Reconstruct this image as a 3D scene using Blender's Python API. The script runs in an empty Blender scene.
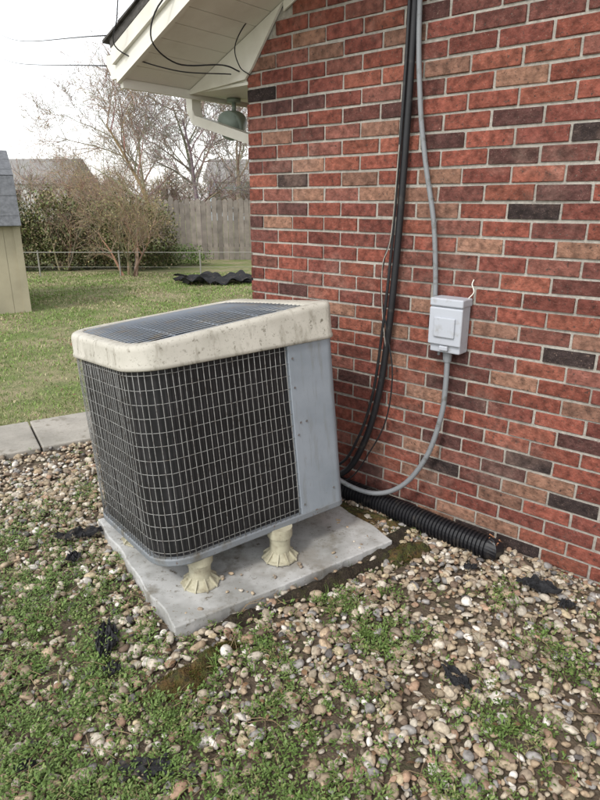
import bpy,bmesh,math,random
import numpy as np
from mathutils import Vector,Matrix
random.seed(7); rng=np.random.default_rng(7)
scene=bpy.context.scene
# ------------------------------------------------------------ helpers
def link(o,parent=None):
    scene.collection.objects.link(o)
    if parent: o.parent=parent
    return o
def empty(name,parent=None):
    e=bpy.data.objects.new(name,None); e.empty_display_size=.1
    return link(e,parent)
class MB:
    def __init__(s): s.v=[];s.f=[];s.c=[];s.m=[]
    def add(s,vs,fs,col=(1,1,1),mi=0):
        b=len(s.v); s.v+= [tuple(v) for v in vs]
        s.f+=[tuple(i+b for i in f) for f in fs]; s.c+=[col]*len(vs); s.m+=[mi]*len(fs)
    def box(s,o,ax,ay,az,col=(1,1,1),mi=0):
        o=Vector(o);ax=Vector(ax);ay=Vector(ay);az=Vector(az)
        vs=[o,o+ax,o+ax+ay,o+ay,o+az,o+ax+az,o+ax+ay+az,o+ay+az]
        s.add(vs,[(0,3,2,1),(4,5,6,7),(0,1,5,4),(1,2,6,5),(2,3,7,6),(3,0,4,7)],col,mi)
    def tube(s,pts,rad,n=8,col=(1,1,1),mi=0,cap=True):
        pts=[Vector(p) for p in pts]; k=len(pts)
        if not hasattr(rad,'__len__'): rad=[rad]*k
        t0=(pts[1]-pts[0]).normalized()
        a=t0.orthogonal().normalized(); vs=[]
        for i,p in enumerate(pts):
            t=(pts[min(i+1,k-1)]-pts[max(i-1,0)]).normalized()
            a=(a-t*a.dot(t)).normalized(); b=t.cross(a)
            for j in range(n):
                w=2*math.pi*j/n; vs.append(p+(a*math.cos(w)+b*math.sin(w))*rad[i])
        fs=[]
        for i in range(k-1):
            for j in range(n):
                j2=(j+1)%n; fs.append((i*n+j,i*n+j2,(i+1)*n+j2,(i+1)*n+j))
        if cap: fs.append(tuple(range(n-1,-1,-1))); fs.append(tuple((k-1)*n+j for j in range(n)))
        s.add(vs,fs,col,mi)
    def build(s,name,mats,parent=None,smooth=False,fixn=False):
        me=bpy.data.meshes.new(name); me.from_pydata(s.v,[],s.f); 
        if not isinstance(mats,(list,tuple)): mats=[mats]
        for m in mats: me.materials.append(m)
        me.polygons.foreach_set('material_index',s.m)
        ca=me.color_attributes.new('Col','FLOAT_COLOR','POINT')
        arr=np.ones((len(s.v),4),dtype=np.float32); arr[:,:3]=np.array(s.c,dtype=np.float32); ca.data.foreach_set('color',arr.ravel())
        me.polygons.foreach_set('use_smooth',[smooth]*len(s.f))
        if fixn:
            bm=bmesh.new();bm.from_mesh(me);bmesh.ops.recalc_face_normals(bm,faces=bm.faces);bm.to_mesh(me);bm.free()
        me.update()
        o=bpy.data.objects.new(name,me); return link(o,parent)
def np_mesh(name,V,faces,C,mat,parent=None,smooth=True):
    N,nv,_=V.shape
    fl=np.concatenate([np.array(f) for f in faces]); tot=np.array([len(f) for f in faces])
    loops=(fl[None,:]+(np.arange(N)*nv)[:,None]).ravel().astype(np.int32)
    lt=np.tile(tot,N).astype(np.int32); ls=np.concatenate([[0],np.cumsum(lt)[:-1]]).astype(np.int32)
    me=bpy.data.meshes.new(name); me.vertices.add(N*nv); me.vertices.foreach_set('co',V.astype(np.float32).ravel())
    me.loops.add(len(loops)); me.loops.foreach_set('vertex_index',loops)
    me.polygons.add(len(lt)); me.polygons.foreach_set('loop_start',ls); me.polygons.foreach_set('loop_total',lt)
    me.polygons.foreach_set('use_smooth',np.full(len(lt),smooth))
    me.update(calc_edges=True); me.validate()
    ca=me.color_attributes.new('Col','FLOAT_COLOR','POINT')
    if C.ndim==2: C=np.repeat(C[:,None,:],nv,axis=1)
    arr=np.ones((N*nv,4),dtype=np.float32); arr[:,:3]=C.reshape(-1,3); ca.data.foreach_set('color',arr.ravel())
    me.materials.append(mat)
    o=bpy.data.objects.new(name,me); return link(o,parent)
def catmull(pts,sub=8):
    P=[Vector(p) for p in pts]; P=[2*P[0]-P[1]]+P+[2*P[-1]-P[-2]]; out=[]
    for i in range(1,len(P)-2):
        for j in range(sub):
            t=j/sub; a,b,c,d=P[i-1:i+3]
            out.append(.5*((2*b)+(c-a)*t+(2*a-5*b+4*c-d)*t*t+(3*b-a-3*c+d)*t**3))
    out.append(P[-2]); return out
# ------------------------------------------------------------ materials
def mat(name,base=(.5,.5,.5),rough=.7,vcol=False,noise=None,dirt=None,bump=None,metal=0,spec=.4,vary=.0,vscale=8):
    m=bpy.data.materials.new(name); m.use_nodes=True; nt=m.node_tree; N=nt.nodes; L=nt.links
    b=N['Principled BSDF']; b.inputs['Roughness'].default_value=rough; b.inputs['Metallic'].default_value=metal
    b.inputs['Specular IOR Level'].default_value=spec
    tc=N.new('ShaderNodeTexCoord')
    if vcol:
        a=N.new('ShaderNodeAttribute'); a.attribute_name='Col'; cur=a.outputs['Color']
    else:
        r=N.new('ShaderNodeRGB'); r.outputs[0].default_value=(*base,1); cur=r.outputs[0]
    for (sc,c2,lo,hi,*rest) in ([noise] if noise else [])+(dirt or []):
        n=N.new('ShaderNodeTexNoise'); n.inputs['Scale'].default_value=sc; n.inputs['Detail'].default_value=4; n.inputs['Roughness'].default_value=.65
        if rest:
            mp=N.new('ShaderNodeMapping'); mp.inputs['Scale'].default_value=rest[0]; L.new(tc.outputs['Object'],mp.inputs[0]); L.new(mp.outputs[0],n.inputs['Vector'])
        else: L.new(tc.outputs['Object'],n.inputs['Vector'])
        mr=N.new('ShaderNodeMapRange'); mr.inputs[1].default_value=lo; mr.inputs[2].default_value=hi; L.new(n.outputs['Fac'],mr.inputs[0])
        mx=N.new('ShaderNodeMix'); mx.data_type='RGBA'; L.new(mr.outputs[0],mx.inputs[0]); L.new(cur,mx.inputs[6]); mx.inputs[7].default_value=(*c2,1); cur=mx.outputs[2]
    if vary:
        n=N.new('ShaderNodeTexNoise'); n.inputs['Scale'].default_value=vscale; n.inputs['Detail'].default_value=3; L.new(tc.outputs['Object'],n.inputs['Vector'])
        mr=N.new('ShaderNodeMapRange'); mr.inputs[1].default_value=.3;mr.inputs[2].default_value=.7;mr.inputs[3].default_value=1-vary;mr.inputs[4].default_value=1+vary; L.new(n.outputs['Fac'],mr.inputs[0])
        vm=N.new('ShaderNodeVectorMath'); vm.operation='SCALE'; L.new(cur,vm.inputs[0]); L.new(mr.outputs[0],vm.inputs['Scale']); cur=vm.outputs[0]
    L.new(cur,b.inputs['Base Color'])
    if bump:
        n=N.new('ShaderNodeTexNoise'); n.inputs['Scale'].default_value=bump[0]; n.inputs['Detail'].default_value=4; L.new(tc.outputs['Object'],n.inputs['Vector'])
        bp=N.new('ShaderNodeBump'); bp.inputs['Strength'].default_value=bump[1]; bp.inputs['Distance'].default_value=bump[2]; L.new(n.outputs['Fac'],bp.inputs['Height']); L.new(bp.outputs[0],b.inputs['Normal'])
    return m
M_brick=mat('brick',vcol=True,rough=.9,spec=.2,vary=.42,vscale=34,dirt=[(75,(.04,.026,.022),.58,.69),(2.6,(.20,.13,.105),.54,.9),(150,(.29,.21,.165),.62,.76),(420,(.30,.22,.18),.62,.72)],bump=(90,.9,.006))
M_mortar=mat('mortar',(.36,.335,.295),.95,noise=(5,(.25,.23,.20),.4,.7),bump=(150,.8,.004),vary=.18,vscale=60)
M_white=mat('painted_trim',(.68,.66,.59),.5,noise=(3,(.54,.51,.44),.5,.8),dirt=[(25,(.35,.32,.27),.66,.85)],bump=(60,.15,.002))
M_shingle=mat('shingle',(.07,.065,.06),.95,bump=(200,.8,.004),vary=.3,vscale=40)
M_pebble=mat('pebble',vcol=True,rough=.8,spec=.25,vary=.3,vscale=90)
M_leaf=mat('weed_leaf',vcol=True,rough=.6,spec=.3)
M_soil=mat('soil',(.085,.062,.042),.95,noise=(2.2,(.13,.10,.07),.4,.65),dirt=[(14,(.05,.06,.025),.55,.7),(60,(.2,.17,.13),.6,.75)],bump=(70,1,.012))
M_lawn=mat('lawn',(.15,.19,.055),.95,noise=(1.1,(.29,.25,.145),.40,.60),dirt=[(9,(.10,.14,.04),.5,.7),(40,(.30,.25,.16),.58,.75)],bump=(60,1,.03))
M_conc=mat('path_concrete',(.36,.335,.295),.9,noise=(4,(.24,.225,.195),.4,.7),dirt=[(60,(.18,.165,.135),.58,.75),(14,(.19,.17,.135),.56,.7)],bump=(120,.4,.003))
M_pad=mat('pad',(.46,.46,.45),.5,noise=(3.5,(.30,.30,.285),.44,.60),dirt=[(8,(.17,.155,.125),.53,.70),(90,(.20,.17,.13),.60,.70),(2.2,(.24,.22,.19),.52,.66),(26,(.12,.10,.07),.60,.72)],bump=(30,.25,.004))
M_cap=mat('ac_cap',(.50,.475,.415),.7,noise=(4,(.40,.38,.325),.40,.66),dirt=[(5,(.25,.23,.185),.53,.74,(5,5,1.6)),(45,(.16,.145,.11),.60,.70),(150,(.18,.165,.13),.60,.72),(2.0,(.30,.28,.24),.55,.70)],bump=(70,.2,.001))
M_grey=mat('ac_panel',(.265,.295,.33),.5,noise=(4,(.21,.24,.27),.4,.7),dirt=[(45,(.17,.17,.16),.66,.78),(7,(.19,.20,.20),.52,.75,(4,4,.5)),(160,(.16,.15,.13),.66,.74)],spec=.4,bump=(12,.08,.004))
M_pan=mat('ac_pan',(.17,.185,.20),.6,dirt=[(12,(.12,.115,.10),.5,.7),(60,(.10,.07,.05),.6,.72)])
M_wire=mat('guard_wire',(.25,.25,.24),.5,dirt=[(60,(.10,.085,.07),.5,.7)])
M_dark=mat('ac_dark',(.010,.010,.012),.8)
M_slat=mat('ac_slat',(.24,.27,.31),.45,dirt=[(12,(.28,.26,.23),.5,.7)])
M_foot=mat('foot_plastic',(.40,.375,.275),.6,dirt=[(14,(.24,.21,.145),.48,.75),(60,(.18,.15,.10),.6,.75)],bump=(80,.2,.002))
M_black=mat('black_rubber',(.014,.014,.016),.5,dirt=[(20,(.05,.045,.04),.58,.75)],bump=(60,.3,.002))
M_blackpipe=mat('black_plastic',(.010,.010,.012),.4,dirt=[(12,(.07,.06,.05),.56,.8)])
M_fabric=mat('fabric',(.016,.016,.018),.8,bump=(150,.4,.003),dirt=[(18,(.09,.07,.05),.58,.7)])
M_cond=mat('conduit',(.20,.21,.22),.5,bump=(60,.1,.002),dirt=[(30,(.12,.12,.11),.55,.7)])
M_box=mat('box_paint',(.41,.43,.47),.45,dirt=[(20,(.31,.31,.31),.55,.75)])
M_metal=mat('metal',(.3,.3,.3),.4,metal=.8)
M_bark=mat('bark',vcol=True,rough=.9,vary=.2,vscale=10)
M_wood=mat('fence_wood',vcol=True,rough=.9,vary=.25,vscale=5,bump=(30,.4,.01))
M_shed=mat('shed_wall',(.38,.34,.24),.8,noise=(2,(.30,.27,.19),.4,.7))
M_greyroof=mat('grey_roof',(.13,.135,.145),.95,vary=.25,vscale=20,bump=(60,.5,.01))
M_moss=mat('moss',(.055,.06,.014),.95,noise=(18,(.11,.065,.022),.42,.60),dirt=[(50,(.03,.022,.012),.50,.64)],bump=(120,1,.012))
M_wetsoil=mat('wet_soil',(.03,.022,.014),.95,noise=(20,(.045,.045,.014),.5,.7),dirt=[(60,(.09,.065,.04),.58,.7)],bump=(110,1,.012))
M_lamp=mat('lamp_green',(.24,.29,.25),.45)
# ------------------------------------------------------------ frame of the house
d=Vector((.761,-.648,0)).normalized(); n=Vector((.648,.761,0)).normalized(); C=Vector((-.268,3.379,0))
UP=Vector((0,0,1))
def Wp(s,z,o=0): return C+d*s-n*o+UP*z
def hfun(x,y): return .006*np.sin(3.1*x+1.3)*np.cos(2.7*y)+.005*np.sin(7.3*x-5.1*y)+.003*np.sin(15*x+11*y)
house=empty('brick_house')
bm=bmesh.new(); bmesh.ops.create_cube(bm,size=1)
bl,bh,bd=.1925,.0565,.09
for v in bm.verts: v.co=Vector((v.co.x*bl,v.co.y*bd,v.co.z*bh))
bmesh.ops.bevel(bm,geom=bm.edges[:],offset=.003,segments=2,affect='EDGES',profile=.6)
bV=np.array([v.co[:] for v in bm.verts]); bF=[[v.index for v in f.verts] for f in bm.faces]; bm.free()
def brick_cols(N):
    base=np.array([(.178,.055,.038),(.142,.045,.034),(.195,.066,.044),(.112,.042,.034),(.22,.118,.080),(.18,.095,.067),(.030,.021,.020),(.074,.033,.029),(.160,.063,.048)])
    w=np.array([.24,.19,.13,.12,.065,.065,.06,.08,.12]); 
    c=base[rng.choice(len(base),N,p=w/w.sum())]; return c*rng.uniform(.82,1.18,(N,1))
def bricks(name,org,ax,out,length,zmax_fn,zmin=-.06,s0=0.):
    P=[];Sx=[]
    row=0; z=zmin
    while z<5:
        off=.1015 if row%2 else 0
        s=s0-off
        while s<length:
            a=max(s,s0); b=min(s+bl,length)
            if b-a>.03 and z+bh<min(zmax_fn(a),zmax_fn(b)):
                P.append((( a+b)/2, z+bh/2)); Sx.append((b-a)/bl)
            s+=.203
        z+=.0677; row+=1
    P=np.array(P);Sx=np.array(Sx);N=len(P)
    V=np.repeat(bV[None],N,axis=0).copy(); V[:,:,0]*=Sx[:,None]
    V+=rng.normal(0,.0007,V.shape)
    V[:,:,0]*=(1+rng.normal(0,.007,N))[:,None]
    ang=rng.normal(0,.007,N); V[:,:,2]+=V[:,:,0]*ang[:,None]
    V[:,:,2]+=rng.normal(0,.0009,N)[:,None]
    V[:,:,1]-=rng.normal(0,.0014,N)[:,None]
    ax_=np.array(ax);out_=np.array(out)
    W=np.array(org)[None,None]+ (V[:,:,0]+P[:,0][:,None])[...,None]*ax_ + (-bd/2-V[:,:,1])[...,None]*out_ + (V[:,:,2]+P[:,1][:,None])[...,None]*np.array((0,0,1))
    return np_mesh(name,W,bF,brick_cols(N),M_brick,house,smooth=False)
m_=.436
def rake(s):
    return 2.05+m_*(s+.45) if s<=3.6 else 2.05+m_*(4.05)-m_*(s-3.6)
HL=7.2
bricks('gable_brickwork',C,d,-n,HL,lambda s:rake(s)-.005)
bricks('side_brickwork',C,n,-d,6.0,lambda s:2.06,s0=.095)
mb=MB()
def prism(mb,poly,o0,o1,mi=0,col=(1,1,1)):
    k=len(poly); vs=[Wp(s,z,o0) for s,z in poly]+[Wp(s,z,o1) for s,z in poly]
    fs=[tuple(range(k)),tuple(range(2*k-1,k-1,-1))]+[(i,(i+1)%k,k+(i+1)%k,k+i) for i in range(k)]
    mb.add(vs,fs,col,mi)
prism(mb,[(.006,-.1),(HL,-.1),(HL,rake(HL)),(3.6,rake(3.6)),(.006,rake(0))],-.0060,-.2)
mb.box(C+d*.0060+n*.2-UP*.1,d*.2,n*5.9,UP*2.2)
mb.build('mortar_core',M_mortar,house,fixn=True)
mb=MB()
RO=.46
def slope_slab(mb,s0,s1,zoff0,zoff1,o0,o1,mi=0):
    prism(mb,[(s0,rake(s0)+zoff0),(s1,rake(s1)+zoff0),(s1,rake(s1)+zoff1),(s0,rake(s0)+zoff1)],o0,o1,mi)
slope_slab(mb,-.45,3.6,.15,.19,RO+.02,-6.2); slope_slab(mb,3.6,7.65,.15,.19,RO+.02,-6.2)
for k in range(30):
    s=-.49+k*.14
    prism(mb,[(s,rake(s)+.192),(s+.16,rake(s+.16)+.192),(s+.16,rake(s+.16)+.198),(s,rake(s)+.204)],RO+.035,-6.2)
mb.build('roof_shingles',M_shingle,house,fixn=True)
mb=MB()
slope_slab(mb,-.45,3.6,.0,.149,RO,RO-.022); slope_slab(mb,3.6,7.65,0,.149,RO,RO-.022)
slope_slab(mb,-.45,3.6,.08,.148,RO+.018,RO+.001)
mb.box(Wp(-.45,2.03,RO-.023),d*.02,n*6.6,UP*.17)
s=-.425
while s<7.4:
    e=s+.098
    if not(s<3.6<e): slope_slab(mb,s,e,.012,.03,RO-.023,.0025)
    s+=.102
slope_slab(mb,-.425,3.6,.032,.05,RO-.024,.003)
y=0
while y<6:
    mb.box(Wp(-.425,2.052,.0)+n*(y+.002),d*.43,n*.146,UP*.014); y+=.15
mb.box(Wp(-.425,2.068,0)+n*.004,d*.42,n*6,UP*.01)
prism(mb,[(-.428,2.048),(-.0,2.075),(.05,2.12),(.26,rake(.26)+.008),(-.428,rake(-.428)+.008)],.016,.0022)
prism(mb,[(.26,rake(.26)-.03),(3.6,rake(3.6)-.03),(3.6,rake(3.6)+.01),(.26,rake(.26)+.01)],.012,.0025)
mb.build('soffit_and_fascia',M_white,house,fixn=True)
mb=MB(); prof=[(0,0),(-.065,0),(-.075,.03),(-.10,.07),(-.105,.11),(-.098,.11),(-.092,.07),(-.068,.034),(-.062,.006),(-.006,.006),(-.006,.11),(0,.11)]
k=len(prof); vs=[];
for o in (RO-.02,-6.1):
    for a,z in prof: vs.append(Wp(-.452+a,2.075+z,o))
fs=[(i,(i+1)%k,k+(i+1)%k,k+i) for i in range(k)]
mb.add(vs,fs)
ev=[Wp(-.452+a,2.075+z,RO-.019) for a,z in [(0,0),(-.065,0),(-.075,.03),(-.10,.07),(-.105,.11),(0,.11)]]
mb.add(ev,[tuple(range(6))])
def rect_pipe(mb,pts,w,h,side):
    vs=[]
    for i,p in enumerate(pts):
        t=(Vector(pts[min(i+1,len(pts)-1)])-Vector(pts[max(i-1,0)])).normalized(); a=Vector(side); b=t.cross(a).normalized()
        for x,y in((-1,-1),(1,-1),(1,1),(-1,1)): vs.append(Vector(p)+a*x*w/2+b*y*h/2)
    fs=[]
    for i in range(len(pts)-1):
        for j in range(4): fs.append((i*4+j,i*4+(j+1)%4,i*4+4+(j+1)%4,i*4+4+j))
    mb.add(vs,fs)
rect_pipe(mb,[Wp(-.50,2.08,-.07),Wp(-.50,1.98,-.07),Wp(-.48,1.93,-.08),Wp(-.11,1.80,-.22),Wp(-.05,1.74,-.28),Wp(-.045,.1,-.30)],.065,.05,n)
mb.build('gutter_and_downspout',M_white,house,fixn=True)
fl=empty('outdoor_floodlight')
mb=MB(); p0=Wp(-.36,2.05,-.25)
mb.tube([p0,p0-UP*.02],.04,16); mb.tube([p0-UP*.02,p0-UP*.07],.012,10)
ax=(Vector((-.35,-.6,-.25))).normalized(); c=p0-UP*.13-ax*.03
pr=[(-.06,.012),(-.05,.035),(-.02,.055),(.02,.068),(.06,.078),(.085,.08),(.085,.07),(.07,.06),(.07,.001)]
mb.tube([c+ax*a for a,r in pr],[r for a,r in pr],20)
mb.build('lamp_head',M_lamp,fl,smooth=True)
mb=MB()
mb.tube(catmull([Wp(.35,2.50,.2),Wp(.05,2.36,.47),Wp(-.1,2.2,.50),Wp(-.15,2.12,.32),Wp(-.05,2.13,.12),Wp(-.02,2.11,.03)]),.0036,6)
mb.tube(catmull([Wp(.5,2.55,.06),Wp(.15,2.35,.07),Wp(.02,2.22,.09),Wp(-.0,2.13,.05),Wp(.04,2.09,.02)]),.003,6)
mb.tube(catmull([Wp(-.3,2.46,.5),Wp(-.3,2.3,.53),Wp(-.36,2.18,.50),Wp(-.2,2.10,.3),Wp(-.06,2.10,.05)]),.003,6)
mb.tube(catmull([(-.955,3.54,2.31),(-4,9.5,3.62),(-9.5,21,6.5)]),.0035,5)
mb.tube(catmull([(-.955,3.49,2.157),(-4,9.4,3.32),(-9.5,21,5.8)]),.0035,5)
mb.build('overhead_cable',M_black,None,smooth=True)
# ------------------------------------------------------------ ground
mb=MB(); mb.add([(-150,-60,-.03),(150,-60,-.03),(150,200,-.03),(-150,200,-.03)],[(0,1,2,3)]); 
g=mb.build('ground',M_lawn)
PD=Vector((.857,.515,0)); PN=Vector((-.515,.857,0))
def inbed(x,y): return (-.515*x+.857*y<3.80)
xs=np.arange(-4,4.6,.04); ys=np.arange(-1.5,5.9,.04)
mb=MB(); idx={}
for i,x in enumerate(xs):
    for j,y in enumerate(ys):
        yy=min(y,(3.80+.515*x)/.857)
        idx[i,j]=len(mb.v); mb.v.append((x,yy,float(hfun(x,yy)))); mb.c.append((1,1,1))
for i in range(len(xs)-1):
    for j in range(len(ys)-1):
        if inbed(xs[i],ys[j]): mb.f.append((idx[i,j],idx[i+1,j],idx[i+1,j+1],idx[i,j+1])); mb.m.append(0)
mb.build('soil_bed',M_soil,smooth=True)
mb=MB()
q=-8.6
while q<3.3:
    o=PD*(q+.006)+PN*3.80-UP*.05
    mb.box(o,PD*1.488,PN*.55,UP*.085); q+=1.5
p=mb.build('concrete_path',M_conc); bv=p.modifiers.new('b','BEVEL'); bv.width=.008; bv.segments=2
# ------------------------------------------------------------ pad
pe1=Vector((.829,.559,0)); pe2=Vector((-.559,.829,0)); PO=Vector((-.445,1.765,0)); PWd,PDp=1.04,.93
bm=bmesh.new()
nx,ny=40,36; vv={}
for i in range(nx+1):
    for j in range(ny+1):
        P=PO+pe1*PWd*i/nx+pe2*PDp*j/ny
        if i in(0,nx) or j in(0,ny):
            w_=.003*math.sin(P.x*23)+.003*math.sin(P.y*31); P=P+Vector((w_+random.gauss(0,.0008),w_+random.gauss(0,.0008),0))
        vv[i,j]=bm.verts.new((P.x,P.y,.058+.002*math.sin(P.x*9)+.002*math.sin(P.y*11)))
for i in range(nx):
    for j in range(ny): bm.faces.new((vv[i,j],vv[i+1,j],vv[i+1,j+1],vv[i,j+1]))
r=bmesh.ops.extrude_edge_only(bm,edges=[e for e in bm.edges if e.is_boundary])
for v in [g for g in r['geom'] if isinstance(g,bmesh.types.BMVert)]: v.co.z=-.03
me=bpy.data.meshes.new('pad'); bm.to_mesh(me); bm.free(); me.materials.append(M_pad)
o=link(bpy.data.objects.new('equipment_pad',me)); bv=o.modifiers.new('b','BEVEL'); bv.width=.005; bv.segments=2; bv.limit_method='ANGLE'; bv.angle_limit=math.radians(55)
def inpad(x,y,mg=0.):
    a=(x-PO.x)*pe1.x+(y-PO.y)*pe1.y; b=(x-PO.x)*pe2.x+(y-PO.y)*pe2.y
    return (a>-mg)&(a<PWd+mg)&(b>-mg)&(b<PDp+mg)
MC=[(-.37,1.575,.125,.062,.55),(-.28,1.70,.09,.03,.5),(.46,2.31,.12,.06,.6),(.12,2.08,.30,.035,.593)]
def inmoss(X,Y,f=.85):
    r=np.zeros_like(X,dtype=bool)
    for cx,cy,rx,ry,a in MC:
        u=(X-cx)*math.cos(a)+(Y-cy)*math.sin(a); v=-(X-cx)*math.sin(a)+(Y-cy)*math.cos(a)
        r|=((u/rx)**2+(v/ry)**2)<f
    return r
# ------------------------------------------------------------ gravel
bm=bmesh.new(); bmesh.ops.create_icosphere(bm,subdivisions=2,radius=1)
iV=np.array([v.co[:] for v in bm.verts]); iF=[[v.index for v in f.verts] for f in bm.faces]; bm.free()
def stones(name,X,Y,R,Z,cols,mt):
    N=len(X); V=np.repeat(iV[None],N,axis=0).copy()
    for k in range(5):
        dv=rng.normal(size=(N,3)); dv/=np.linalg.norm(dv,axis=1)[:,None]
        pr=np.einsum('nvk,nk->nv',V,dv); lim=rng.uniform(.35,.9,N)[:,None]
        ex=np.clip(pr-lim,0,None)*.85; V-=ex[...,None]*dv[:,None,:]
    sc=np.stack([rng.uniform(.9,1.5,N),rng.uniform(.75,1.1,N),rng.uniform(.5,.85,N)],1)
    V*=sc[:,None,:]*R[:,None,None]
    a=rng.uniform(0,6.28,N); tx=rng.normal(0,.4,N)
    y=V[:,:,1]*np.cos(tx)[:,None]-V[:,:,2]*np.sin(tx)[:,None]; z=V[:,:,1]*np.sin(tx)[:,None]+V[:,:,2]*np.cos(tx)[:,None]
    x=V[:,:,0]; W=np.empty_like(V)
    W[:,:,0]=x*np.cos(a)[:,None]-y*np.sin(a)[:,None]+X[:,None]; W[:,:,1]=x*np.sin(a)[:,None]+y*np.cos(a)[:,None]+Y[:,None]; W[:,:,2]=z+Z[:,None]
    return np_mesh(name,W,iF,cols,mt,None,True)
def blobs(X,Y,B):
    r=np.zeros_like(X)
    for cx,cy,rr,st in B: r=np.maximum(r,st*np.exp(-((X-cx)**2+(Y-cy)**2)/(rr*rr)))
    return r
WB=[(-.80,1.28,.38,1),(-1.0,1.95,.32,.9),(-.70,1.60,.24,.9),(-.42,1.38,.24,1),(-.02,1.20,.20,.9),(.29,1.80,.13,1),(.62,1.40,.12,1),(.86,1.68,.11,.9),(-.17,1.60,.18,1),(-1.3,2.45,.28,.5),(-.6,1.1,.4,1),(.14,1.93,.10,.9),(.40,1.12,.14,.7),(.78,1.97,.08,.5),(.12,1.50,.10,.8),(-1.1,2.9,.15,.3),(1.0,1.5,.08,.6),(.34,2.0,.07,.6)]
Nn=int(5.4*4.4*3000)
X=rng.uniform(-2.8,2.6,Nn);Y=rng.uniform(.6,4.9,Nn)
wm=blobs(X,Y,WB)
k=(-.515*X+.857*Y<3.80)&(.648*X+.761*Y<2.39)&(~inpad(X,Y,.004))&(rng.uniform(size=Nn)>wm*.45)&(np.abs(X)<.72*Y+.55)&(~inmoss(X,Y,.7))
soilm=np.sin(4.1*X+2*np.sin(3*Y))*np.sin(3.7*Y+1.1*np.sin(5*X)); k&=~((soilm>.65)&(rng.uniform(size=Nn)<.45))
k&=(Y<3.2)|(rng.uniform(size=Nn)<.7)
X=X[k];Y=Y[k];Nn=len(X)
R=np.clip(rng.lognormal(math.log(.0104),.38,Nn),.004,.024)
pal=np.array([(.41,.35,.265),(.33,.265,.185),(.47,.42,.345),(.25,.20,.15),(.37,.28,.19),(.27,.255,.24),(.18,.13,.095),(.60,.56,.50),(.34,.225,.155),(.43,.355,.235),(.12,.11,.105)])
pw=np.array([.18,.15,.13,.11,.11,.08,.06,.07,.06,.05,.03]);pw/=pw.sum()
cols=pal[rng.choice(len(pal),Nn,p=pw)]*rng.uniform(.75,1.18,(Nn,1))
Z=hfun(X,Y)+R*.3+rng.uniform(0,.015,Nn)
stones('gravel',X,Y,R,Z,cols,M_pebble)
X=[];Y=[]
for _ in range(34):
    a,b=random.choice([(random.uniform(.05,.9),random.uniform(.01,.10)),(random.uniform(.1,.35),random.uniform(.02,.25)),(random.uniform(.9,1.0),random.uniform(.05,.5))])
    P=PO+pe1*a+pe2*b; X.append(P.x);Y.append(P.y)
X=np.array(X);Y=np.array(Y);R=rng.uniform(.003,.011,34)
stones('pad_pebbles',X,Y,R,np.full(34,.058)+R*.5,pal[rng.choice(5,34)],M_pebble)
# ------------------------------------------------------------ leaves generator
def leaves(name,P,dirs,L,Wd,cols,mt,curl=.25):
    N=len(P); up=np.tile(np.array([0,0,1.]),(N,1))
    side=np.cross(dirs,up)+rng.normal(0,.15,(N,3)); side/=np.linalg.norm(side,axis=1)[:,None]+1e-9
    nr=np.cross(side,dirs)
    V=np.empty((N,6,3))
    V[:,0]=P; 
    V[:,1]=P+dirs*L[:,None]*.45+side*Wd[:,None]*.5+nr*L[:,None]*.08
    V[:,2]=P+dirs*L[:,None]*.8+side*Wd[:,None]*.32
    V[:,3]=P+dirs*L[:,None]-nr*L[:,None]*curl*.4
    V[:,4]=P+dirs*L[:,None]*.8-side*Wd[:,None]*.32
    V[:,5]=P+dirs*L[:,None]*.45-side*Wd[:,None]*.5+nr*L[:,None]*.08
    return np_mesh(name,V,[(0,1,5),(1,2,4,5),(2,3,4)],cols,mt,None,False)
Np=56000
X=rng.uniform(-2.2,1.9,Np);Y=rng.uniform(.7,3.6,Np)
wm=blobs(X,Y,WB); nz=.5+.5*np.sin(9*X+3*np.sin(7*Y))*np.sin(8*Y+2*np.sin(11*X)); nz2=.5+.5*np.sin(31*X+2*np.sin(23*Y))*np.sin(29*Y)
pb=wm*(.15+.85*nz)*(.28+.95*nz2)*1.3+.007
k=(rng.uniform(size=Np)<pb)&(~inpad(X,Y,.01))&(.648*X+.761*Y<2.36)&(~inmoss(X,Y,.9))
X=X[k];Y=Y[k];n0=len(X)
per=12
Px=np.repeat(X,per);Py=np.repeat(Y,per);N=len(Px); hs=np.repeat(rng.uniform(.5,1.6,n0),per)
a=rng.uniform(0,6.28,N);el=rng.uniform(-.05,1.0,N)
Dr=np.stack([np.cos(a)*np.cos(el),np.sin(a)*np.cos(el),np.sin(el)],1)
rr=rng.uniform(0,.020,N)*hs
P=np.stack([Px+np.cos(a)*rr,Py+np.sin(a)*rr,hfun(Px,Py)+.012+rng.uniform(0,.020,N)*hs],1)
gc=np.array([(.105,.17,.04),(.13,.195,.055),(.08,.13,.03),(.16,.205,.065),(.19,.19,.08)])
pc=np.repeat(gc[rng.choice(5,n0,p=[.3,.3,.2,.14,.06])],per,axis=0)*rng.uniform(.7,1.25,(N,1))
leaves('ground_weeds',P,Dr,rng.uniform(.006,.015,N)*hs**.5,rng.uniform(.004,.008,N),pc,M_leaf)
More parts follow.
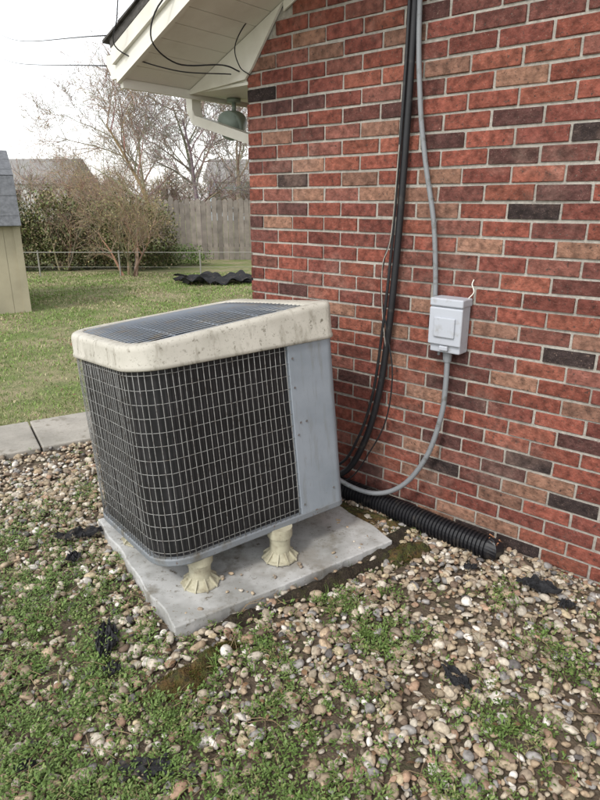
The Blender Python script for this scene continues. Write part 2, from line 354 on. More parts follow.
def blades(name,X,Y,Z,h,w,lean,cols,mt):
    N=len(X);a=rng.uniform(0,6.28,N);b=rng.uniform(0,6.28,N)
    V=np.empty((N,5,3)); sx=np.cos(a)*w;sy=np.sin(a)*w; lx=np.cos(b)*lean*h; ly=np.sin(b)*lean*h
    V[:,0]=np.stack([X-sx,Y-sy,Z],1);V[:,1]=np.stack([X+sx,Y+sy,Z],1)
    V[:,2]=np.stack([X+sx*.7+lx*.35,Y+sy*.7+ly*.35,Z+h*.6],1);V[:,3]=np.stack([X-sx*.7+lx*.35,Y-sy*.7+ly*.35,Z+h*.6],1)
    V[:,4]=np.stack([X+lx,Y+ly,Z+h*(1-.3*lean)],1)
    return np_mesh(name,V,[(0,1,2,3),(3,2,4)],cols,mt,None,False)
N=2600; X=rng.uniform(-2,1.8,N);Y=rng.uniform(.8,3.4,N);k=(~inpad(X,Y))&(.648*X+.761*Y<2.38);X=X[k];Y=Y[k];N=len(X)
Xr=np.repeat(X,7)+rng.normal(0,.008,N*7);Yr=np.repeat(Y,7)+rng.normal(0,.008,N*7);N=len(Xr)
wm=blobs(Xr,Yr,WB);k=rng.uniform(size=N)<.08+wm*.8;Xr=Xr[k];Yr=Yr[k];N=len(Xr)
blades('grass_sprigs',Xr,Yr,hfun(Xr,Yr)+.005,rng.uniform(.02,.06,N),rng.uniform(.0008,.0018,N),rng.uniform(.1,1.2,N),np.array([(.12,.19,.045)])*rng.uniform(.7,1.4,(N,1)),M_leaf)
mb=MB()
for _ in range(800):
    x=random.uniform(-1.6,1.4);y=random.uniform(1.0,3.2)
    if inpad(x,y) or .648*x+.761*y>2.33: continue
    a=random.uniform(0,6.28);l=random.uniform(.03,.13);z=float(hfun(x,y))+.026
    m=(random.gauss(0,.008),random.gauss(0,.008))
    g_=random.uniform(.6,1.2)
    mb.tube([(x,y,z),(x+math.cos(a)*l/2+m[0],y+math.sin(a)*l/2+m[1],z+.006),(x+math.cos(a)*l,y+math.sin(a)*l,z-.004)],[.0012,.001,.0006],4,(.26*g_,.19*g_,.11*g_))
mb.build('dry_straw',M_bark)
N=800; X=np.concatenate([rng.uniform(-2,1.6,N),rng.uniform(-7,1,900)]);Y=np.concatenate([rng.uniform(.9,3.5,N),rng.uniform(4.4,12,900)])
k=(.648*X+.761*Y<2.36)|(Y>4.3)&(X<0);k&=~inpad(X,Y);X=X[k];Y=Y[k];N=len(X)
a=rng.uniform(0,6.28,N);el=rng.uniform(-.2,.5,N)
leaves('fallen_leaves',np.stack([X,Y,np.where(Y<3.8,.024,.02)],1),np.stack([np.cos(a)*np.cos(el),np.sin(a)*np.cos(el),np.sin(el)],1),rng.uniform(.010,.032,N)*np.where(Y>4,1.6,1),rng.uniform(.008,.02,N)*np.where(Y>4,1.6,1),np.array([(.15,.09,.05)])*rng.uniform(.4,1.5,(N,1)),M_leaf,curl=1.)
def mound(name,cx,cy,rx,ry,ang,h,mt,seed=0,z0=0):
    bm=bmesh.new(); r=random.Random(seed); R_=26;S=48; ph=[r.uniform(0,6.28) for _ in range(6)]
    c=bm.verts.new((cx,cy,z0+h)); rings=[]
    for i in range(1,R_+1):
        ring=[]
        for j in range(S):
            w=2*math.pi*j/S; q=i/R_
            k=1+.18*math.sin(2*w+ph[0])+.13*math.sin(3*w+ph[1])+.09*math.sin(5*w+ph[2])+.05*math.sin(9*w+ph[3])
            x=rx*q*k*math.cos(w);y=ry*q*k*math.sin(w)
            X_=cx+x*math.cos(ang)-y*math.sin(ang);Y_=cy+x*math.sin(ang)+y*math.cos(ang)
            z=h*(1-q**2.2)*(1+.25*math.sin(X_*60+ph[4])*math.sin(Y_*55))+r.uniform(-.003,.003)-(.01 if i==R_ else 0)
            ring.append(bm.verts.new((X_,Y_,z0+z)))
        rings.append(ring)
    for j in range(S): bm.faces.new((c,rings[0][j],rings[0][(j+1)%S]))
    for i in range(R_-1):
        for j in range(S): bm.faces.new((rings[i][j],rings[i+1][j],rings[i+1][(j+1)%S],rings[i][(j+1)%S]))
    me=bpy.data.meshes.new(name);bm.to_mesh(me);bm.free();me.materials.append(mt)
    for p_ in me.polygons:p_.use_smooth=True
    return link(bpy.data.objects.new(name,me))
mound('moss_clump',-.37,1.575,.135,.070,.55,.045,M_moss,1)
mound('moss_clump',-.28,1.70,.10,.035,.5,.035,M_moss,2)
mound('moss_clump',.46,2.31,.13,.07,.6,.050,M_moss,3)
mound('soil_strip',.12,2.085,.34,.045,.593,.050,M_wetsoil,4)
mound('soil_strip',-.22,1.865,.20,.030,.593,.040,M_wetsoil,5)
mound('soil_strip',.40,2.36,.20,.09,.9,.042,M_wetsoil,8)
mound('moss_clump',.28,2.64,.35,.09,-.70,.04,M_moss,6)
Mx=[];My=[];Mz=[]
for cx,cy,rx,ry,a,cnt in [(-.37,1.575,.13,.065,.55,2600),(-.28,1.70,.09,.03,.5,700),(.46,2.31,.12,.06,.6,1200)]:
    q=np.sqrt(rng.uniform(0,1,cnt));w=rng.uniform(0,6.28,cnt);x=q*rx*np.cos(w);y=q*ry*np.sin(w)
    Mx.append(cx+x*math.cos(a)-y*math.sin(a));My.append(cy+x*math.sin(a)+y*math.cos(a));Mz.append(.042*(1-q**2.2))
Mx=np.concatenate(Mx);My=np.concatenate(My);Mz=np.concatenate(Mz);N=len(Mx)
pm=np.array([(.08,.085,.018),(.13,.075,.025),(.05,.055,.015),(.10,.11,.02)])
blades('moss_fuzz',Mx,My,Mz-.004,rng.uniform(.006,.014,N),rng.uniform(.0008,.0018,N),rng.uniform(.1,1.,N),pm[rng.choice(4,N)]*rng.uniform(.6,1.3,(N,1)),M_leaf)
def scrap(name,cx,cy,rx,ry,ang,h,seed,mt=M_fabric,nn=22,z0=.024):
    r=random.Random(seed); ph=[r.uniform(0,6.28) for _ in range(9)]
    bm=bmesh.new();g_={}
    for i in range(nn+1):
        for j in range(nn+1):
            a=i/nn*2-1;b=j/nn*2-1
            a2=a*(1-.25*abs(b)*(1+math.sin(7*b+ph[0])));b2=b*(1-.3*abs(a)*(1+math.sin(6*a+ph[1])))
            x=a2*rx;y=b2*ry
            z=h*(.5+.5*math.sin(5*a+3*b+ph[2])*math.sin(4*b-2*a+ph[3])+.35*abs(math.sin(8*a+5*b+ph[4]))+.2*math.sin(17*a-13*b+ph[5]))
            x+=.1*rx*math.sin(9*b+ph[6]);y+=.12*ry*math.sin(8*a+ph[7])
            g_[i,j]=bm.verts.new((cx+x*math.cos(ang)-y*math.sin(ang),cy+x*math.sin(ang)+y*math.cos(ang),z0+max(z,0)*1.0))
    for i in range(nn):
        for j in range(nn):bm.faces.new((g_[i,j],g_[i+1,j],g_[i+1,j+1],g_[i,j+1]))
    me=bpy.data.meshes.new(name);bm.to_mesh(me);bm.free();me.materials.append(mt)
    return link(bpy.data.objects.new(name,me))
for i,(x,y,rx,ry,a,h) in enumerate([(-.68,1.74,.038,.10,.3,.02),(-1.02,2.43,.10,.035,.3,.03),(-.98,2.25,.03,.04,.2,.02),(-.42,1.235,.07,.035,.2,.015),(.95,2.04,.085,.035,-.5,.03),(.505,1.56,.03,.06,.6,.02),(-.62,1.60,.03,.03,1,.015),(.72,2.18,.03,.02,0,.015),(-.75,1.24,.03,.02,.5,.012),(1.02,1.93,.03,.02,0,.02)]):
    scrap('landscape_fabric_scrap',x,y,rx,ry,a,h,i+3)
scrap('black_tarp',-1.6,11.8,.8,.45,.1,.13,77,mt=M_fabric,nn=34,z0=-.02)
# ------------------------------------------------------------ AC unit
ac=empty('air_conditioner')
zA=Vector((-.082,.08,.99)).normalized(); e1=Vector((.809,.588,0)); xA=(e1-zA*e1.dot(zA)).normalized(); yA=zA.cross(xA)
O=Vector((-.50,1.90,.19))
ac.matrix_world=Matrix((( xA.x,yA.x,zA.x,O.x),(xA.y,yA.y,zA.y,O.y),(xA.z,yA.z,zA.z,O.z),(0,0,0,1)))
AW,AD,AH=.86,.77,.765
RAD=[.13,.035,.06,.13]
def outline(o,n_=8,rads=RAD,ir=(0,0,0,0)):
    cs=[(0,0,math.pi,1,1),(AW,0,1.5*math.pi,-1,1),(AW,AD,0,-1,-1),(0,AD,.5*math.pi,1,-1)]; out=[]
    l,r_,b,t=-o+ir[0],AW+o-ir[1],-o+ir[2],AD+o-ir[3]
    xy=[(l,b),(r_,b),(r_,t),(l,t)]
    for k,(cx,cy,a0,sx,sy) in enumerate(cs):
        R_=max(rads[k]+o,.012); X_=xy[k][0]+sx*R_; Y_=xy[k][1]+sy*R_
        for i in range(n_+1):
            a=a0+.5*math.pi*i/n_; out.append((X_+R_*math.cos(a),Y_+R_*math.sin(a)))
    return out
def loft(mb,rings,mi=0,capb=False,capt=False,closed=True):
    k=len(rings[0]); vs=[p for r_ in rings for p in r_]; fs=[]
    for i in range(len(rings)-1):
        for j in range(k if closed else k-1):
            fs.append((i*k+j,i*k+(j+1)%k,(i+1)*k+(j+1)%k,(i+1)*k+j))
    if capb: fs.append(tuple(range(k-1,-1,-1)))
    if capt: fs.append(tuple((len(rings)-1)*k+j for j in range(k)))
    mb.add(vs,fs,(1,1,1),mi)
def ring(o,z,**kw): return [(x,y,z if not callable(z) else z(x,y)) for x,y in outline(o,**kw)]
mc=mat('coil_fins',(.018,.018,.02),.6)
nt=mc.node_tree; w=nt.nodes.new('ShaderNodeTexWave'); w.bands_direction='X'; w.inputs['Scale'].default_value=38
mp=nt.nodes.new('ShaderNodeMapping'); mp.inputs['Rotation'].default_value=(0,0,math.radians(-45)); tc=nt.nodes.new('ShaderNodeTexCoord'); nt.links.new(tc.outputs['Object'],mp.inputs[0]); nt.links.new(mp.outputs[0],w.inputs[0])
w.inputs['Distortion'].default_value=.6
cr=nt.nodes.new('ShaderNodeValToRGB'); cr.color_ramp.elements[0].color=(.004,.004,.005,1); cr.color_ramp.elements[1].color=(.030,.028,.030,1); nt.links.new(w.outputs['Color'],cr.inputs[0])
ns=nt.nodes.new('ShaderNodeTexNoise'); ns.inputs['Scale'].default_value=9; nt.links.new(tc.outputs['Object'],ns.inputs[0])
nr_=nt.nodes.new('ShaderNodeMapRange'); nr_.inputs[1].default_value=.3; nr_.inputs[2].default_value=.7; nr_.inputs[3].default_value=.25; nr_.inputs[4].default_value=1.0; nt.links.new(ns.outputs['Fac'],nr_.inputs[0])
mx=nt.nodes.new('ShaderNodeMix'); mx.data_type='RGBA'; mx.blend_type='MULTIPLY'; mx.inputs[0].default_value=.9; nt.links.new(cr.outputs[0],mx.inputs[6]); nt.links.new(nr_.outputs[0],mx.inputs[7]); nt.links.new(mx.outputs[2],nt.nodes['Principled BSDF'].inputs['Base Color'])
mb=MB(); loft(mb,[ring(-.012,.03),ring(-.012,AH+.01)]); mb.build('coil',mc,ac,smooth=False,fixn=True)
mb=MB(); loft(mb,[ring(-.02,.0),ring(.004,.0),ring(.010,.006),ring(.010,.026),ring(.006,.032),ring(-.025,.032)],capb=True,capt=True); mb.build('base_pan',M_pan,ac,smooth=False,fixn=True)
FL,FR,BR,BL=.842,.905,.905,.858
def topz(x,y):
    u=min(max(x/AW,0),1);v=min(max(y/AD,0),1); return (FL*(1-u)+FR*u)*(1-v)+(BL*(1-u)+BR*u)*v+.016*math.sin(math.pi*u)*math.sin(math.pi*v)
iR=[.10,.04,.05,.10]; IR=(.033,.085,.033,.033)
tz=lambda dz:(lambda x,y:topz(x,y)+dz)
mb=MB(); 
def ir_ring(o,z): return ring(o,z,rads=iR,ir=IR)
loft(mb,[ring(-.01,AH-.012),ring(.014,AH-.012),ring(.020,AH-.008),ring(.020,AH+.004),ring(.0165,AH+.012),ring(.0165,tz(-.022)),ring(.014,tz(-.010)),ring(.008,tz(-.003)),ring(.0,tz(0)),ir_ring(.004,tz(0)),ir_ring(-.002,tz(-.004)),ir_ring(-.004,tz(-.035))])
capo=mb.build('top_cap',M_cap,ac,smooth=True,fixn=True)
mb=MB(); loft(mb,[ring(-.02,.68),ring(-.021,.681)],capt=True); mb.build('fan_deck',M_dark,ac)
mb=MB(); y=.052
while y<AD-.04:
    e=0
    for yy,R_ in ((y-.035,.11),(AD-.035-y,.11)):
        if yy<R_: e=max(e,R_-math.sqrt(max(R_*R_-(R_-yy)**2,0)))
    x0=.034+e; x1=AW-.086-(e*.2)
    pts=[(x0+(x1-x0)*i/10,y+.008*math.sin(math.pi*i/10),topz(x0+(x1-x0)*i/10,y)-.006) for i in range(11)]
    mb.tube(pts,.0022,6); y+=.031
for x in (.2,.38,.56,.70):
    mb.tube([(x,.04+i*(AD-.08)/6,topz(x,.04+i*(AD-.08)/6)-.011) for i in range(7)],.003,6)
mb.build('top_grille',M_slat,ac,smooth=True)
mb=MB(); cx,cy=AW*.46,AD*.5
mb.tube([(cx,cy,.69),(cx,cy,.77)],.075,20)
for k in range(4):
    a=k*math.pi/2+.4
    vs=[]
    for r_,da,dz in ((.07,-.35,0),(.07,.35,.03),(.27,-.28,.0),(.27,.32,.035)): vs.append((cx+r_*math.cos(a+da),cy+r_*math.sin(a+da),.71+dz))
    mb.add(vs,[(0,1,3,2)])
mb.build('fan',M_blackpipe,ac)
ol=outline(.004,n_=8)
FLp=ol[0:9];FRp=ol[9:18];BRp=ol[18:27];BLp=ol[27:36]
path=[(AW-.232,-.004)]+FLp[::-1]+BLp[::-1]+BRp[::-1][:5]
cum=[0]
for a,b in zip(path,path[1:]): cum.append(cum[-1]+math.dist(a,b))
def at(t):
    for i in range(len(path)-1):
        if t<=cum[i+1] or i==len(path)-2:
            q=(t-cum[i])/(cum[i+1]-cum[i]); return (path[i][0]*(1-q)+path[i+1][0]*q,path[i][1]*(1-q)+path[i+1][1]*q)
mb=MB(); nh=14
for i in range(nh):
    z=.055+i*(AH-.085)/(nh-1)
    pts=[]
    t=0; ph=random.uniform(0,6)
    while t<cum[-1]:
        x,y=at(t); pts.append((x,y,z+.0012*math.sin(t*7+ph)+random.gauss(0,.0004))); t+=.02
    mb.tube(pts,.0012,5)
t=.012
while t<cum[-1]:
    x,y=at(t); b1=random.gauss(0,.0016); b2=random.gauss(0,.0012)
    pts=[(x+b1*math.sin(i*1.0)+b2*math.sin(i*.5),y-.0022 if t<.65 else y,z) for i,z in enumerate(np.linspace(.030,AH,7))]
    if t>=.65: pts=[(p[0]-.0022,p[1],p[2]) for p in pts]
    mb.tube(pts,.0015,5); t+=.0242
mb.build('coil_guard',M_wire,ac,smooth=True)
ol=outline(.008,n_=8); FRp=ol[9:18];BRp=ol[18:27]
pp=[(AW-.232,.012),(AW-.232,-.004),(AW-.230,-.008)]+[(AW-.07,-.008)]+FRp+BRp[:5]
mb=MB(); loft(mb,[[(x,y,z) for x,y in pp] for z in (.012,AH-.006)],closed=False); mb.build('service_panel',M_grey,ac,smooth=False,fixn=True)
mb=MB()
for (x,z) in ((AW-.215,.07),(AW-.215,.38),(AW-.215,.70),(AW-.055,.10),(AW-.20,.43),(AW-.17,.43),(AW-.215,.58)):
    mb.tube([(x,-.008,z),(x,-.0115,z)],.0045,10)
mb.build('screws',M_metal,ac)
for fi,(fx,fy) in enumerate([(-.395,2.035),(-.085,2.215),(.02,2.62),(-.72,2.36)]):
    mb=MB(); top=.19-((fx-O.x)*zA.x+(fy-O.y)*zA.y)/zA.z
    prof=[(.0,.074),(.05,.073),(.07,.062),(.14,.050),(.24,.044),(.50,.043),(.74,.047),(.76,.053),(1.06,.053)]
    h=top-.06; F=Vector((fx,fy,.0605))
    mb.tube([F+UP*h*a for a,r_ in prof],[r_ for a,r_ in prof],32)
    for k in range(10):
        a=k*math.pi/5+.2; c_,s_=math.cos(a),math.sin(a); q=Vector((-s_,c_,0))
        r0=F+Vector((c_,s_,0))*.040; r1=F+Vector((c_,s_,0))*.079
        vs=[r0+q*.003,r0-q*.003,r1-q*.003,r1+q*.003,r0+q*.003+UP*.042,r0-q*.003+UP*.042,r1-q*.003+UP*.008,r1+q*.003+UP*.008]
        mb.add(vs,[(0,1,2,3),(4,7,6,5),(0,3,7,4),(1,5,6,2),(2,6,7,3),(0,4,5,1)])
    ft=mb.build('foot_%d'%(fi+1),M_foot,None,fixn=True); ft.parent=ac; ft.matrix_parent_inverse=ac.matrix_world.inverted()
# ------------------------------------------------------------ electrical box
eb=empty('electrical_disconnect_box')
def bev(o,w=.004,s=3):
    b=o.modifiers.new('b','BEVEL');b.width=w;b.segments=s;b.limit_method='ANGLE';return o
s0,z0=1.165,.875
mb=MB(); mb.box(Wp(s0,z0,.004),d*.14,-n*.075,UP*.225); bev(mb.build('enclosure',M_box,eb,fixn=True),.006)
mb=MB(); mb.box(Wp(s0-.006,z0+.035,.079),d*.152,-n*.014,UP*.160); 
mb.box(Wp(s0-.006,z0+.2,.004),d*.152,-n*.090,UP*.034)
bev(mb.build('cover',M_box,eb,fixn=True),.006)
mb=MB(); mb.box(Wp(s0+.022,z0+.07,.094),d*.096,-n*.008,UP*.085); mb.box(Wp(s0+.05,z0+.012,.08),d*.04,-n*.016,UP*.020); bev(mb.build('latch',M_box,eb,fixn=True),.004)
mb=MB(); mb.tube([Wp(s0+.07,z0-.045,.045),Wp(s0+.07,z0-.01,.045),Wp(s0+.07,z0+.0,.045)],[.018,.020,.022],14); mb.tube([Wp(s0+.03,z0-.02,.05),Wp(s0+.03,z0,.05)],.006,8)
mb.build('connector',M_cond,eb,smooth=False)
mb=MB(); mb.tube(catmull([Wp(s0+.13,z0+.23,.02),Wp(s0+.15,z0+.26,.012),Wp(s0+.138,z0+.29,.008),Wp(s0+.14,z0+.31,0.)]),.0026,6); mb.build('ground_wire',M_white,eb,smooth=True)
mb=MB()
mb.tube(catmull([Wp(.985,3.1,.028),Wp(.99,2.25,.028),Wp(1.018,1.89,.03),Wp(1.06,1.65,.03),Wp(1.115,1.42,.03),Wp(1.14,1.22,.03),Wp(1.15,1.10,.035),Wp(1.15,1.04,.04),Wp(1.17,1.02,.045)]),.0105,12)
up=catmull([Wp(1.235,.87,.045),Wp(1.24,.72,.05),Wp(1.235,.58,.06),Wp(1.19,.38,.08),Wp(1.09,.21,.10),Wp(.96,.13,.13),Wp(.82,.15,.18),Wp(.70,.25,.25),Wp(.62,.38,.30),Wp(.56,.45,.38)],14)
dense=[];
for a,b in zip(up,up[1:]):
    for q in range(3): dense.append(a.lerp(b,q/3))
mb.tube(dense,[.0125 if i%2 else .0112 for i in range(len(dense))],12)
mb.build('electrical_conduit',M_cond,None,smooth=True)
mb=MB()
mb.tube(catmull([Wp(.965,3.1,.03),Wp(.968,2.25,.03),Wp(.962,1.78,.03),Wp(.945,1.288,.03),Wp(.922,.90,.035),Wp(.89,.60,.045),Wp(.83,.35,.06),Wp(.74,.17,.09),Wp(.62,.13,.15),Wp(.5,.18,.3)]),.016,12)
mb.tube(catmull([Wp(.955,3.1,.055),Wp(.958,2.25,.052),Wp(.948,1.78,.05),Wp(.928,1.288,.05),Wp(.90,.90,.055),Wp(.865,.60,.06),Wp(.80,.36,.08),Wp(.70,.2,.12),Wp(.5,.2,.3)]),.007,10)
mb.build('refrigerant_line',M_black,None,smooth=True)
mb=MB()
mb.tube(catmull([Wp(.93,1.35,.05),Wp(.90,1.25,.06),Wp(.89,1.1,.06),Wp(.93,.9,.05),Wp(.965,.72,.05),Wp(.95,.5,.06),Wp(.88,.32,.08),Wp(.77,.14,.12),Wp(.6,.12,.25)]),.0035,6)
mb.build('thermostat_wire',M_black,None,smooth=True)
mb=MB()
mb.tube(catmull([Wp(.95,1.72,.062),Wp(.93,1.35,.062),Wp(.895,1.22,.066),Wp(.90,1.02,.06),Wp(.92,.85,.05)]),.0022,6)
mb.build('spare_wire',M_conc,None,smooth=True)
mb=MB(); A_=Wp(.35,.058,.07);B_=Wp(1.55,.050,.10); L_=(B_-A_).length; pts=[];rad=[]
nseg=int(L_/.018)
for i in range(nseg):
    for q,r_ in ((0,.046),(.25,.046),(.4,.054),(.85,.054)):
        t=(i+q)/nseg; p_=A_.lerp(B_,t); p_=p_+n*(.012*math.sin(t*5)); pts.append(p_);rad.append(r_)
dirp=(B_-A_).normalized(); pts+=[B_,B_-dirp*.004,B_-dirp*.08];rad+=[.050,.043,.042]
mb.tube(pts,rad,24,cap=False)
mb.build('corrugated_drain_pipe',M_blackpipe,None,smooth=False)
N=300; a=rng.uniform(0,6.28,N); r_=rng.uniform(0,.042,N); P=np.array([(B_+dirp*.006-n*.010)[:]])+r_[:,None]*(np.cos(a)[:,None]*np.array(n[:])+np.sin(a)[:,None]*np.array((0,0,1)))+rng.uniform(-.02,.014,N)[:,None]*np.array(dirp[:])
dr=rng.normal(size=(N,3)); dr/=np.linalg.norm(dr,axis=1)[:,None]
leaves('leaf_litter',P,dr,rng.uniform(.012,.026,N),rng.uniform(.01,.02,N),np.array([(.32,.15,.08)])*rng.uniform(.5,1.4,(N,1)),M_leaf)
# ------------------------------------------------------------ lawn blades
N=110000
X=rng.uniform(-8,2.5,N); Y=4.0+9.5*rng.uniform(size=N)**1.3
pt=.5+.5*np.sin(2.1*X+1.7*np.sin(1.3*Y))*np.sin(1.9*Y+1.1*np.sin(2.3*X)); pt2=np.sin(3.3*X+1.2*Y)*np.sin(2.6*Y-1.7*X)
k=(-.515*X+.857*Y>4.36)&(X< -.268+.0+(Y-3.379)*.1)&(X>-.62*Y-.8)&~((pt2>.35)&(rng.uniform(size=N)<.65))
X=X[k];Y=Y[k];pt=pt[k];N=len(X)
isdry=rng.uniform(size=N)<(.20+.45*(pt>.58))
cg=np.where(isdry[:,None],np.array([(.38,.33,.20)]),np.array([(.19,.28,.07)]))*rng.uniform(.65,1.35,(N,1))
far=np.clip((Y-4)/8,0,1)
blades('lawn_grass',X,Y,np.full(N,-.03),rng.uniform(.012,.040,N)*(1+.2*far),rng.uniform(.0018,.0035,N)*(1+1.5*far),rng.uniform(.4,1.6,N),cg,M_leaf)
# ------------------------------------------------------------ bare trees
def tree(name,base,h,r0,seed,col,stems=1,lv=4,spread=.55,kids=(6,6,5,4),parent=None,twig=.0045,tropism=.25):
    R=random.Random(seed); mb=MB(); tips=[]
    def br(p,dv,L,r,l):
        seg=4 if l<3 else 3; pts=[p.copy()];q=p.copy();dd=dv.copy()
        for i in range(seg):
            dd=(dd+Vector((R.gauss(0,.13),R.gauss(0,.13),R.gauss(0,.08)+.05*tropism))).normalized(); q=q+dd*L/seg; pts.append(q.copy())
        rs=[max(r*(1-.75*i/seg),twig*.6) for i in range(seg+1)]
        mb.tube(pts,rs,6 if l==0 else (4 if l<3 else 3),tuple(c*R.uniform(.8,1.2) for c in col),cap=False)
        if l>=lv: tips.append(pts[-1]); return
        for k in range(kids[l]):
            t=R.uniform(.25 if l else .3,1.0); i=min(int(t*seg),seg-1); pp=pts[i].lerp(pts[i+1],t*seg-i)
            a=R.uniform(0,6.28); o=dd.orthogonal().normalized(); o2=dd.cross(o); side=o*math.cos(a)+o2*math.sin(a)
            nd=(dd*(1-spread)+side*spread+UP*tropism*.5).normalized()
            br(pp,nd,L*R.uniform(.45,.72)*(1.0-.25*t if l==0 else 1),max(rs[i]*.55,twig),l+1)
    for s_ in range(stems):
        a=R.uniform(0,6.28); t=0 if stems==1 else R.uniform(.15,.55)
        br(Vector(base)+Vector((math.cos(a),math.sin(a),0))*(.15 if stems>1 else 0),Vector((math.cos(a)*t,math.sin(a)*t,1)).normalized(),h*(.62 if stems==1 else R.uniform(.4,.6)),r0,0)
    o=mb.build(name,M_bark,parent); return o,tips
tan=(.26,.20,.15); gry=(.21,.175,.15)
tree('bare_tree',(-4.6,21,-.03),6.6,.10,11,tan,kids=(9,7,6,5),twig=.006)
tree('bare_tree',(-2.9,19,-.03),6.2,.09,12,gry,kids=(9,7,6,5),twig=.006)
tree('bare_tree',(-5.6,24,-.03),6.2,.10,13,tan,kids=(9,7,6,5),twig=.006)
tree('bare_tree',(-3.8,24,-.03),7.6,.11,14,gry,kids=(9,7,6,5),twig=.006)
tree('bare_tree',(-2.2,23,-.03),7.0,.10,18,tan,kids=(9,7,6,5),twig=.006)
tree('bare_tree',(-10.5,27,-.03),3.8,.09,15,tan,kids=(7,6,6,4))
tree('bare_tree',(-7.6,22,-.03),3.8,.07,17,tan,kids=(7,6,6,4))
o,t1=tree('bare_shrub',(-3.6,12.9,-.03),2.9,.03,21,(.25,.19,.12),stems=7,lv=3,kids=(8,6,5),spread=.5,twig=.003)
o,t3=tree('bare_shrub',(-5.0,15.5,-.03),3.2,.03,23,(.28,.20,.14),stems=8,lv=3,kids=(8,6,5),spread=.5,twig=.003)
T=np.array([p[:] for p in (t1+t3)]); T=T[rng.uniform(size=len(T))<.7]; N=len(T)
dr=rng.normal(size=(N,3));dr/=np.linalg.norm(dr,axis=1)[:,None]
leaves('shrub_buds',T,dr,rng.uniform(.02,.05,N),rng.uniform(.012,.03,N),np.array([(.30,.26,.11)])*rng.uniform(.6,1.2,(N,1)),M_leaf)
mbs=[]
for k in range(13):
    o,_=tree('scrub_%d'%k,(-21+k*1.7,29+random.uniform(-2,3),-.03),random.uniform(3.0,4.4),.05,100+k,(.27,.215,.17),stems=5,lv=3,kids=(7,6,6),spread=.5,twig=.010); mbs.append(o)
dt=empty('distant_trees')
for o in mbs:o.parent=dt
def foliage(name,boxes,N,size,cols,parent=None):
    Ps=[];
    per=N//len(boxes)
    for (cx,cy,cz,rx,ry,rz) in boxes:
        v=rng.normal(size=(per,3));v/=np.linalg.norm(v,axis=1)[:,None]; v*=rng.uniform(.55,1.05,(per,1))*(1+.15*np.sin(9*v[:,:1]+7*v[:,1:2]))
        Ps.append(np.array([(cx,cy,cz)])+v*np.array([(rx,ry,rz)]))
    P=np.concatenate(Ps);P=P[P[:,2]>0];M=len(P);dr=rng.normal(size=(M,3));dr/=np.linalg.norm(dr,axis=1)[:,None]
    cl=np.sin(P[:,0]*5+2*np.sin(P[:,2]*7))*np.sin(P[:,2]*6+P[:,1]*3)
    c=np.array(cols)[rng.choice(len(cols),M)]*(rng.uniform(.6,1.3,(M,1)))*(1+.35*cl[:,None])
    return leaves(name,P,dr,rng.uniform(.6,1.4,M)*size,rng.uniform(.4,.9,M)*size,c,M_leaf)
hb=[(-7.2+k*.48,14.2+random.uniform(-.3,.3),.70+random.uniform(-.1,.15),.55,.5,random.uniform(.8,1.0)) for k in range(9)]
foliage('hedge',hb,36000,.06,[(.13,.15,.05),(.17,.155,.07),(.24,.19,.11),(.10,.13,.04)])
tree('hedge_twigs',(-5.4,13.9,0),2.2,.02,31,(.25,.19,.13),stems=14,lv=2,kids=(7,5),twig=.003)
foliage('evergreen_bush',[(-2.9,15.2,.15,.7,.4,.3),(-3.6,15.4,.15,.6,.35,.25)],4500,.05,[(.13,.20,.05),(.15,.23,.055)])
# ------------------------------------------------------------ fences
mb=MB(); x=-3.75
while x<2:
    w_=.13; g_=random.uniform(.7,1.15); hh=1.52+random.gauss(0,.03)
    y=16.6+random.gauss(0,.006)
    c_=(.235*g_,.205*g_,.175*g_)
    mb.add([(x,y,-.03),(x+w_,y,-.03),(x+w_,y,hh-.05),(x+w_*.7,y,hh),(x+w_*.3,y,hh),(x,y,hh-.05)]+[(x,y+.02,-.03),(x+w_,y+.02,-.03),(x+w_,y+.02,hh-.05),(x+w_*.7,y+.02,hh),(x+w_*.3,y+.02,hh),(x,y+.02,hh-.05)],
      [(0,1,2,3,4,5),(11,10,9,8,7,6)]+[(i,(i+1)%6,6+(i+1)%6,6+i) for i in range(6)],c_); x+=w_+.012
for z in(.3,1.2): mb.box((-3.75,16.63,z),(5.7,0,0),(0,.05,0),(0,0,.09),(.2,.18,.16))
mb.build('wooden_fence',M_wood,None,fixn=True)
mb=MB()
for k in range(5):
    x=-7.2+k*1.7; mb.tube([(x,12.9,-.03),(x,12.9,.5)],.016,8)
mb.tube([(-7.2,12.9,.46),(-.4,12.9,.46)],.009,6)
mb.tube([(-7.2,12.9,.16),(-.4,12.9,.16)],.004,6)
mb.build('garden_rail',mat('galv',(.26,.25,.22),.5),None)
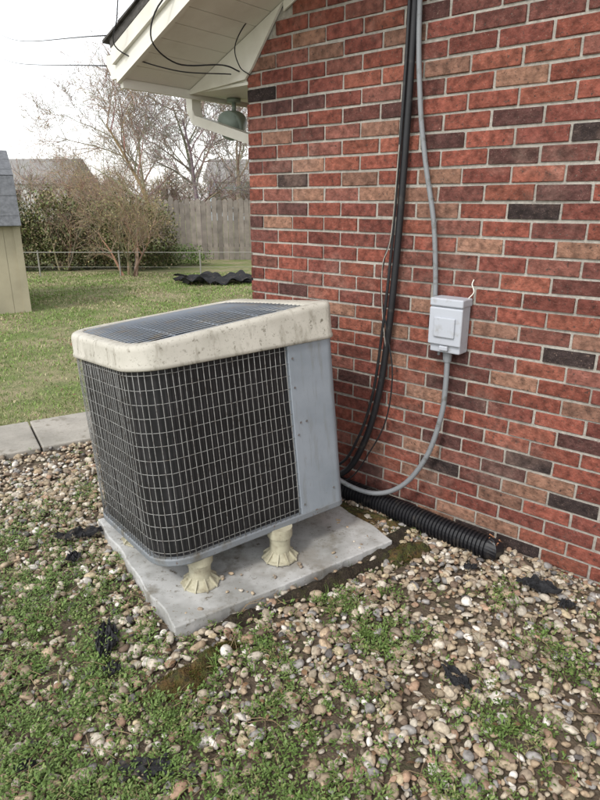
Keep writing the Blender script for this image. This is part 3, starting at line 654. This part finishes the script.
# ------------------------------------------------------------ shed
sh=empty('garden_shed')
sx1=-3.86; sy=8.6
mb=MB(); w_=1.6
x=sx1-w_
while x<sx1-.01:
    mb.box((x,sy,-.03),(.196,0,0),(0,.02,0),(0,0,1.24)); x+=.2
mb.box((sx1-w_,sy+.012,-.03),(w_-.002,0,0),(0,1.9,0),(0,0,1.23))
mb.box((sx1-.075,sy-.018,-.03),(.09,0,0),(0,.017,0),(0,0,1.24))
mb.box((sx1,sy,-.03),(.015,0,0),(0,.08,0),(0,0,1.24))
mb.build('walls',M_shed,sh,fixn=True)
mb=MB()
pf=[(-.12,1.16),(.16,1.80),(.95,2.16),(1.74,1.80),(2.02,1.16)]
for i in range(4):
    (y0,z0_),(y1,z1)=pf[i],pf[i+1]; nrm=Vector((0,-(z1-z0_),(y1-y0))).normalized()*.03; nrm=nrm if nrm.z>0 else -nrm
    cN=5
    for j in range(cN):
        a=Vector((sx1-w_-.1,sy+y0+(y1-y0)*j/cN,z0_+(z1-z0_)*j/cN)); b=Vector((0,(y1-y0)/cN,(z1-z0_)/cN))
        mb.box(a+nrm*(.15*(j%2)),(w_+.13,0,0),b,nrm)
mb.build('roof',M_greyroof,sh,fixn=True)
mb=MB(); vs=[(sx1-.001,sy+.0+y,z) for y,z in [(0,1.19),(.19,1.78),(.95,2.12),(1.71,1.78),(1.9,1.19)]]
mb.add(vs,[tuple(range(5))]); mb.add([(sx1-w_,v[1],v[2]) for v in vs],[tuple(range(5))]); mb.build('gable_ends',M_shed,sh)
sh.matrix_world=Matrix.Translation((sx1-.02,sy,0))@Matrix.Rotation(math.radians(27),4,'Z')@Matrix.Translation((-sx1,-sy,0))
def dhouse(x,y,w_,hw,hr,c):
    e=empty('neighbour_house'); mb=MB(); mb.box((x,y,0),(w_,0,0),(0,7,0),(0,0,hw)); mb.build('walls',mat('sid',c,.8),e,fixn=True)
    mb=MB(); mb.add([(x-.3,y-.3,hw),(x+w_+.3,y-.3,hw),(x+w_+.3,y+3.5,hr),(x-.3,y+3.5,hr),(x-.3,y+7.3,hw),(x+w_+.3,y+7.3,hw)],[(0,1,2,3),(3,2,5,4),(0,3,4),(1,5,2)]); mb.build('roof',mat('nroof',(.22,.21,.20),.9),e)
    mb=MB()
    for k in range(3): mb.box((x+w_*(.2+.28*k),y-.03,1.0),(.9,0,0),(0,.02,0),(0,0,1.2))
    mb.build('windows',M_dark,e)
dhouse(-25,46,8,2.6,4.5,(.5,.5,.48)); dhouse(-7,48,9,2.8,4.6,(.40,.46,.52))
# ------------------------------------------------------------ world, sun, camera
el=math.radians(48); sd=Vector((-.62,-.78,0)).normalized()
world=bpy.data.worlds.new('World'); scene.world=world; world.use_nodes=True; nt=world.node_tree
bg=nt.nodes['Background']; sky=nt.nodes.new('ShaderNodeTexSky'); sky.sky_type='NISHITA'; sky.sun_disc=False; sky.sun_elevation=el
sky.sun_rotation=math.atan2(sd.x,sd.y); sky.dust_density=1.0; sky.air_density=1.2
hs=nt.nodes.new('ShaderNodeHueSaturation'); hs.inputs['Saturation'].default_value=.12; hs.inputs['Value'].default_value=2.1; nt.links.new(sky.outputs[0],hs.inputs['Color']); nt.links.new(hs.outputs[0],bg.inputs['Color'])
bg.inputs['Strength'].default_value=.15
sun=bpy.data.lights.new('sun','SUN'); sun.energy=1.9; sun.angle=math.radians(10); sun.color=(1,.96,.9)
so=link(bpy.data.objects.new('sun',sun)); D=-(sd*math.cos(el)+UP*math.sin(el)); so.rotation_euler=D.to_track_quat('-Z','Y').to_euler()
cam=bpy.data.cameras.new('camera'); co=link(bpy.data.objects.new('camera',cam)); co.location=(0,0,1.5); co.rotation_euler=(math.radians(90-18.43),0,0)
cam.sensor_fit='VERTICAL'; cam.sensor_height=32; cam.lens=24; cam.clip_end=500; cam.clip_start=.05
scene.camera=co
scene.view_settings.view_transform='Standard'; scene.view_settings.look='None'; scene.view_settings.exposure=0
